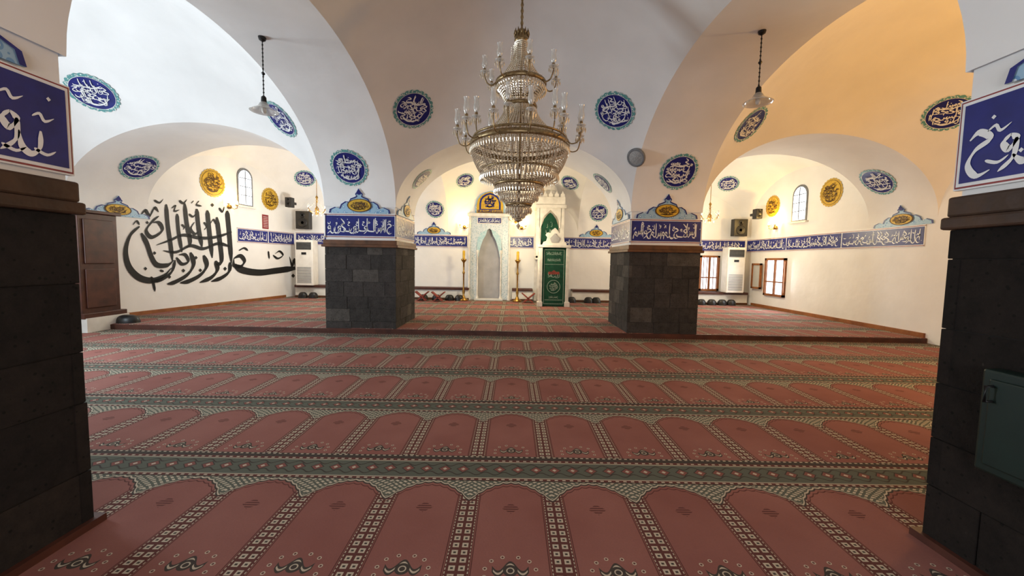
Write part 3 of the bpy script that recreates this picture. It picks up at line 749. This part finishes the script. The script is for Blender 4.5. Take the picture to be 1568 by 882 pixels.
box('tower_back',tx-.34,tx+.34,ty1-.06,ty1-.02,1.6,3.3,marble,e)
B().poly([(-.30,0),(.30,0),(.29,.95),(.2,1.2),(.08,1.36),(0,1.42),(-.08,1.36),(-.2,1.2),(-.29,.95)],Vector((tx,ty0+.13,1.7)),X,Z,-Y,.03).out('green_banner',greencloth,e)
B().strokes(panel_strokes(.34,.5,random.Random(8),.05),lambda a,b:Vector((tx+a,ty0+.095,2.6+b))).out('banner_embroidery',lt,e)
# ------------------------------------------------------------------ wall sconces
def sconce(O,N,en=14):
    e=empty('wall_sconce'); O=Vector(O); U,Vz=frameN(N)
    b=B(); b.tube([O,O+N*.05],.06,10)
    for s in (-1,1):
        b.tube([O+N*.04,O+N*.12+U*s*.06-Vz*.06,O+N*.14+U*s*.14-Vz*.02,O+N*.14+U*s*.14+Vz*.05],.010,6)
        p=O+N*.14+U*s*.14; b.lathe([(.0,.05),(.045,.06),(.03,.08)],p,10)
        B().lathe([(.02,0),(.035,.04),(.022,.09),(0,.12)],p+Vector((0,0,.08)),10).out('bulb',warmbulb,e,True)
    b.out('arm',brass,e,True)
    l=bpy.data.lights.new('sconce_light','POINT'); l.energy=en; l.color=(1,.62,.18); l.shadow_soft_size=.05
    lo=bpy.data.objects.new('sconce_light',l); COL.objects.link(lo); lo.location=O+N*.30+Vector((0,0,.25)); lo.parent=e
sconce(ptL(11.4,2.9),nL,18); sconce((-1.72,13.98,2.65),-Y,36); sconce((8.28,12.45,2.68),-X,40); sconce((.3,13.98,2.65),-Y,18)
e=empty('wall_poster'); B().poly([(-.12,0),(.12,0),(.12,.45),(-.12,.45)],ptL(12.7,2.38),uL,Z,nL,.02).out('sheet',redG,e)
g=B()
for i in range(7): g.poly([(-.09,.06+i*.052),(.09,.06+i*.052),(.09,.07+i*.052),(-.09,.07+i*.052)],ptL(12.7,2.38)+nL*.02,uL,Z,nL,.002)
g.out('text_lines',whiteG,e)
# ------------------------------------------------------------------ green metal cabinet on right pillar
e=empty('green_metal_cabinet')
box('body',2.2,2.29,.7,1.80,.56,1.04,greenmetal,e,bevel=.012); box('door',2.185,2.2,.74,1.76,.60,1.0,greenmetal,e,bevel=.008)
B().tube([(2.19,1.74,.90),(2.15,1.74,.90),(2.15,1.74,.97),(2.19,1.74,.97)],.007,8).out('handle',black,e,True)
# ------------------------------------------------------------------ pendant lamps
def pendant(x,y,zt,zb):
    e=empty('pendant_lamp')
    b=B().tube([(x,y,zt),(x,y,zb+.18)],.006,6); b.lathe([(.05,0),(.04,-.04),(.01,-.06)],(x,y,zt),12); b.lathe([(.012,.5),(.025,.48),(.012,.46)],(x,y,zb),8)
    b.lathe([(.012,.2),(.03,.18),(.035,.1),(.05,.09)],(x,y,zb),12); 
    zz=zt
    while zz>zb+.2: b.octa((x,y,zz),.014,.025); zz-=.05
    b.out('chain',black,e)
    B().lathe([(.03,.12),(.05,.10),(.07,.06),(.12,.03),(.17,0),(.165,-.005),(.115,.02),(.06,.05),(.045,.08)],(x,y,zb),28).out('shade',lampglass,e,True)
    B().lathe([(.0,-.03),(.025,-.015),(.03,.02),(.02,.07)],(x,y,zb),12).out('bulb',white,e,True)
pendant(-3.3,5.3,4.34,3.40); pendant(3.0,5.0,4.36,3.5)
# ------------------------------------------------------------------ main chandelier
def chandelier(cx,cy):
    e=empty('crystal_chandelier')
    cr_=B(); fr=B(); gl=B()
    def ring(z,r,h=.04,t=.012): fr.lathe([(r,-h/2),(r+t,-h/2),(r+t*1.6,0),(r+t,h/2),(r,h/2),(r,-h/2)],(cx,cy,z),48)
    def strings(r0,z0,r1,z1,n,p,step=.026,s=.0105):
        L=math.hypot(r1-r0,z1-z0); k=max(2,int(L/step))
        for i in range(n):
            a=2*math.pi*(i+.5)/n
            for j in range(k+1):
                t=j/k; r=r0+(r1-r0)*t**p; z=z0+(z1-z0)*t
                cr_.octa((cx+r*math.cos(a),cy+r*math.sin(a),z),s,s*1.25)
    def drops(r,z,n,h=.07,s=.013):
        for i in range(n):
            a=2*math.pi*i/n; cr_.octa((cx+r*math.cos(a),cy+r*math.sin(a),z-h/2-.015),s,h/2)
    def arms(z,r0,r1,n,up):
        for i in range(n):
            a=2*math.pi*(i+.25)/n; ca,sa=math.cos(a),math.sin(a)
            P=lambda r,zz:(cx+r*ca,cy+r*sa,zz)
            pts=[(r0,z),(r0+(r1-r0)*.35,z-.05),(r0+(r1-r0)*.8,z-.03),(r1,z+.05),(r1,z+up-.02)]
            cp=catmull(pts,4); fr.tube([P(r,zz) for r,zz in cp],.008,6)
            c=P(r1,z+up)
            gl.lathe([(.0,-.02),(.05,-.005),(.055,.005),(.02,.01)],c,12)
            fr.lathe([(.012,0),(.02,.03),(.012,.05)],c,8)
            gl.lathe([(.018,.04),(.034,.07),(.038,.10),(.028,.14),(.026,.17),(.036,.20)],c,12)
            for k in range(6):
                b=2*math.pi*k/6; cr_.octa((c[0]+.05*math.cos(b),c[1]+.05*math.sin(b),c[2]-.045),.010,.035)
    fr.tube([(cx,cy,5.25),(cx,cy,2.2)],.012,8)
    zz=5.25
    while zz>4.5: fr.lathe([(.012,.02),(.02,0),(.012,-.02)],(cx,cy,zz),6); zz-=.05
    fr.lathe([(.02,.12),(.06,.10),(.075,.06),(.08,0),(.09,-.02),(.085,-.05),(.07,-.06)],(cx,cy,4.38),24)
    for i in range(12):
        a=2*math.pi*i/12; fr.octa((cx+.085*math.cos(a),cy+.085*math.sin(a),4.44),.014,.06)
    strings(.08,4.32,.28,3.82,44,2.2); ring(3.79,.30,.05); drops(.31,3.77,48)
    arms(3.80,.30,.45,8,.10)
    strings(.14,3.72,.12,4.25,14,1)
    strings(.29,3.75,.17,3.58,44,.8); ring(3.55,.19,.035)
    strings(.19,3.54,.57,3.16,64,1.7); ring(3.13,.60,.06,.014); ring(3.20,.57,.02)
    strings(.16,3.50,.45,3.12,36,1.7)
    drops(.615,3.11,90,.09); arms(3.15,.60,.77,12,.13); arms(3.24,.45,.55,6,.16)
    strings(.60,3.08,.49,2.78,84,1.8); strings(.49,2.78,.31,2.64,60,1.2)
    ring(2.80,.47,.03); drops(.49,2.77,72,.10)
    strings(.46,3.05,.30,2.66,44,1.4)
    ring(2.62,.30,.04); drops(.31,2.60,52,.09); strings(.29,2.60,.17,2.38,48,1.5); drops(.24,2.5,36,.08)
    ring(2.36,.15,.035); drops(.16,2.34,30,.09); strings(.14,2.33,.04,2.16,26,1.4); drops(.08,2.28,14,.09); drops(.11,2.33,16,.1)
    fr.lathe([(.0,-.03),(.03,0),(.03,.03),(.01,.05)],(cx,cy,2.15),12); cr_.octa((cx,cy,2.08),.03,.045)
    K=[(1.9,1.76),(2.06,1.92),(3.13,2.92),(3.79,3.67),(4.5,4.32),(4.8,4.75),(6,6)]
    def zm(z):
        for (a,b),(c,d) in zip(K,K[1:]):
            if z<=c: return b+(d-b)*(z-a)/(c-a)
        return z
    wf=lambda p:Vector((p.x,p.y,zm(p.z)))
    for g_ in (cr_,fr,gl): g_.warp(wf)
    cr_.out('crystals',crystal,e); fr.out('brass_frame',dbrass,e,True); gl.out('lamp_glasses',lampglass,e,True)
    return e
chandelier(.065,5.0)
def small_chandelier(x,y,z,r,ztop,energy,col):
    e=empty('small_chandelier'); f=B(); g=B(); cb=B()
    f.tube([(x,y,ztop),(x,y,z-.15)],.008,6); f.lathe([(.0,-.2),(.05,-.14),(.03,-.05),(.06,0),(.03,.06),(.02,.3),(.04,.34),(.01,.4)],(x,y,z),12)
    for i in range(6):
        a=2*math.pi*i/6; P=lambda q,zz:(x+q*math.cos(a),y+q*math.sin(a),zz)
        f.tube([P(q,zz) for q,zz in catmull([(.03,z),(r*.4,z-.1),(r*.85,z-.06),(r,z+.04)],4)],.008,6)
        g.lathe([(.012,0),(.022,.03),(.018,.07),(.0,.10)],P(r,z+.05),10)
        for k in range(6): t=k/6; cb.octa(P(r*t,z+.3*(1-t)**2+.04),.012,.018)
        cb.octa(P(r,z-.02),.014,.04); cb.octa(P(r*.5,z-.15),.014,.04)
    f.out('frame',brass,e,True); g.out('bulbs',lampglass,e,True); cb.out('crystals',crystal,e)
    l=bpy.data.lights.new('chandelier_light','POINT'); l.energy=energy; l.color=col; l.shadow_soft_size=.2
    lo=bpy.data.objects.new('chandelier_light',l); COL.objects.link(lo); lo.location=(x,y,z-.35); lo.parent=e
small_chandelier(5.75,11.6,2.9,.26,4.9,165,(1,.87,.62))
small_chandelier(-5.75,11.6,2.9,.26,4.9,165,(1,.96,.86))
small_chandelier(.08,11.6,2.75,.22,4.9,160,(1,.84,.55))
small_chandelier(6.3,4.4,3.6,.36,5.0,190,(1,.52,.13))
# ------------------------------------------------------------------ lights
def area(name,loc,dirv,sx,sy,e,col):
    l=bpy.data.lights.new(name,'AREA'); l.shape='RECTANGLE'; l.size=sx; l.size_y=sy; l.energy=e; l.color=col
    o=bpy.data.objects.new(name,l); COL.objects.link(o); o.location=loc
    o.rotation_euler=Vector(dirv).to_track_quat('-Z','Z').to_euler(); return o
area('window_light',(-8.65,4.6,1.95),(1,.1,.15),1.5,1.4,320,(.80,.92,1))
area('rear_fill',(0,-2.9,1.6),(0,1,.05),3.0,2.0,110,(.95,.96,1))  # fill lamp added behind the camera; the front wall has no door
area('window_light',(8.2,12.0,1.1),(-1,-.3,0),.9,1.1,60,(.9,.95,1))
w=bpy.data.worlds.new('world'); bpy.context.scene.world=w; w.use_nodes=True
sky=w.node_tree.nodes.new('ShaderNodeTexSky'); sky.sun_elevation=math.radians(35); sky.sun_disc=False
w.node_tree.links.new(sky.outputs[0],w.node_tree.nodes['Background'].inputs[0]); w.node_tree.nodes['Background'].inputs[1].default_value=.1
# ------------------------------------------------------------------ camera
cam=bpy.data.cameras.new('camera'); co=bpy.data.objects.new('camera',cam); COL.objects.link(co)
cam.sensor_width=36; cam.lens=13.78; cam.clip_start=.05
co.matrix_world=Matrix.Translation((0,0,1.5))@Matrix.Rotation(math.radians(86),4,'X')@Matrix.Rotation(math.radians(1.0),4,'Z')
bpy.context.scene.camera=co
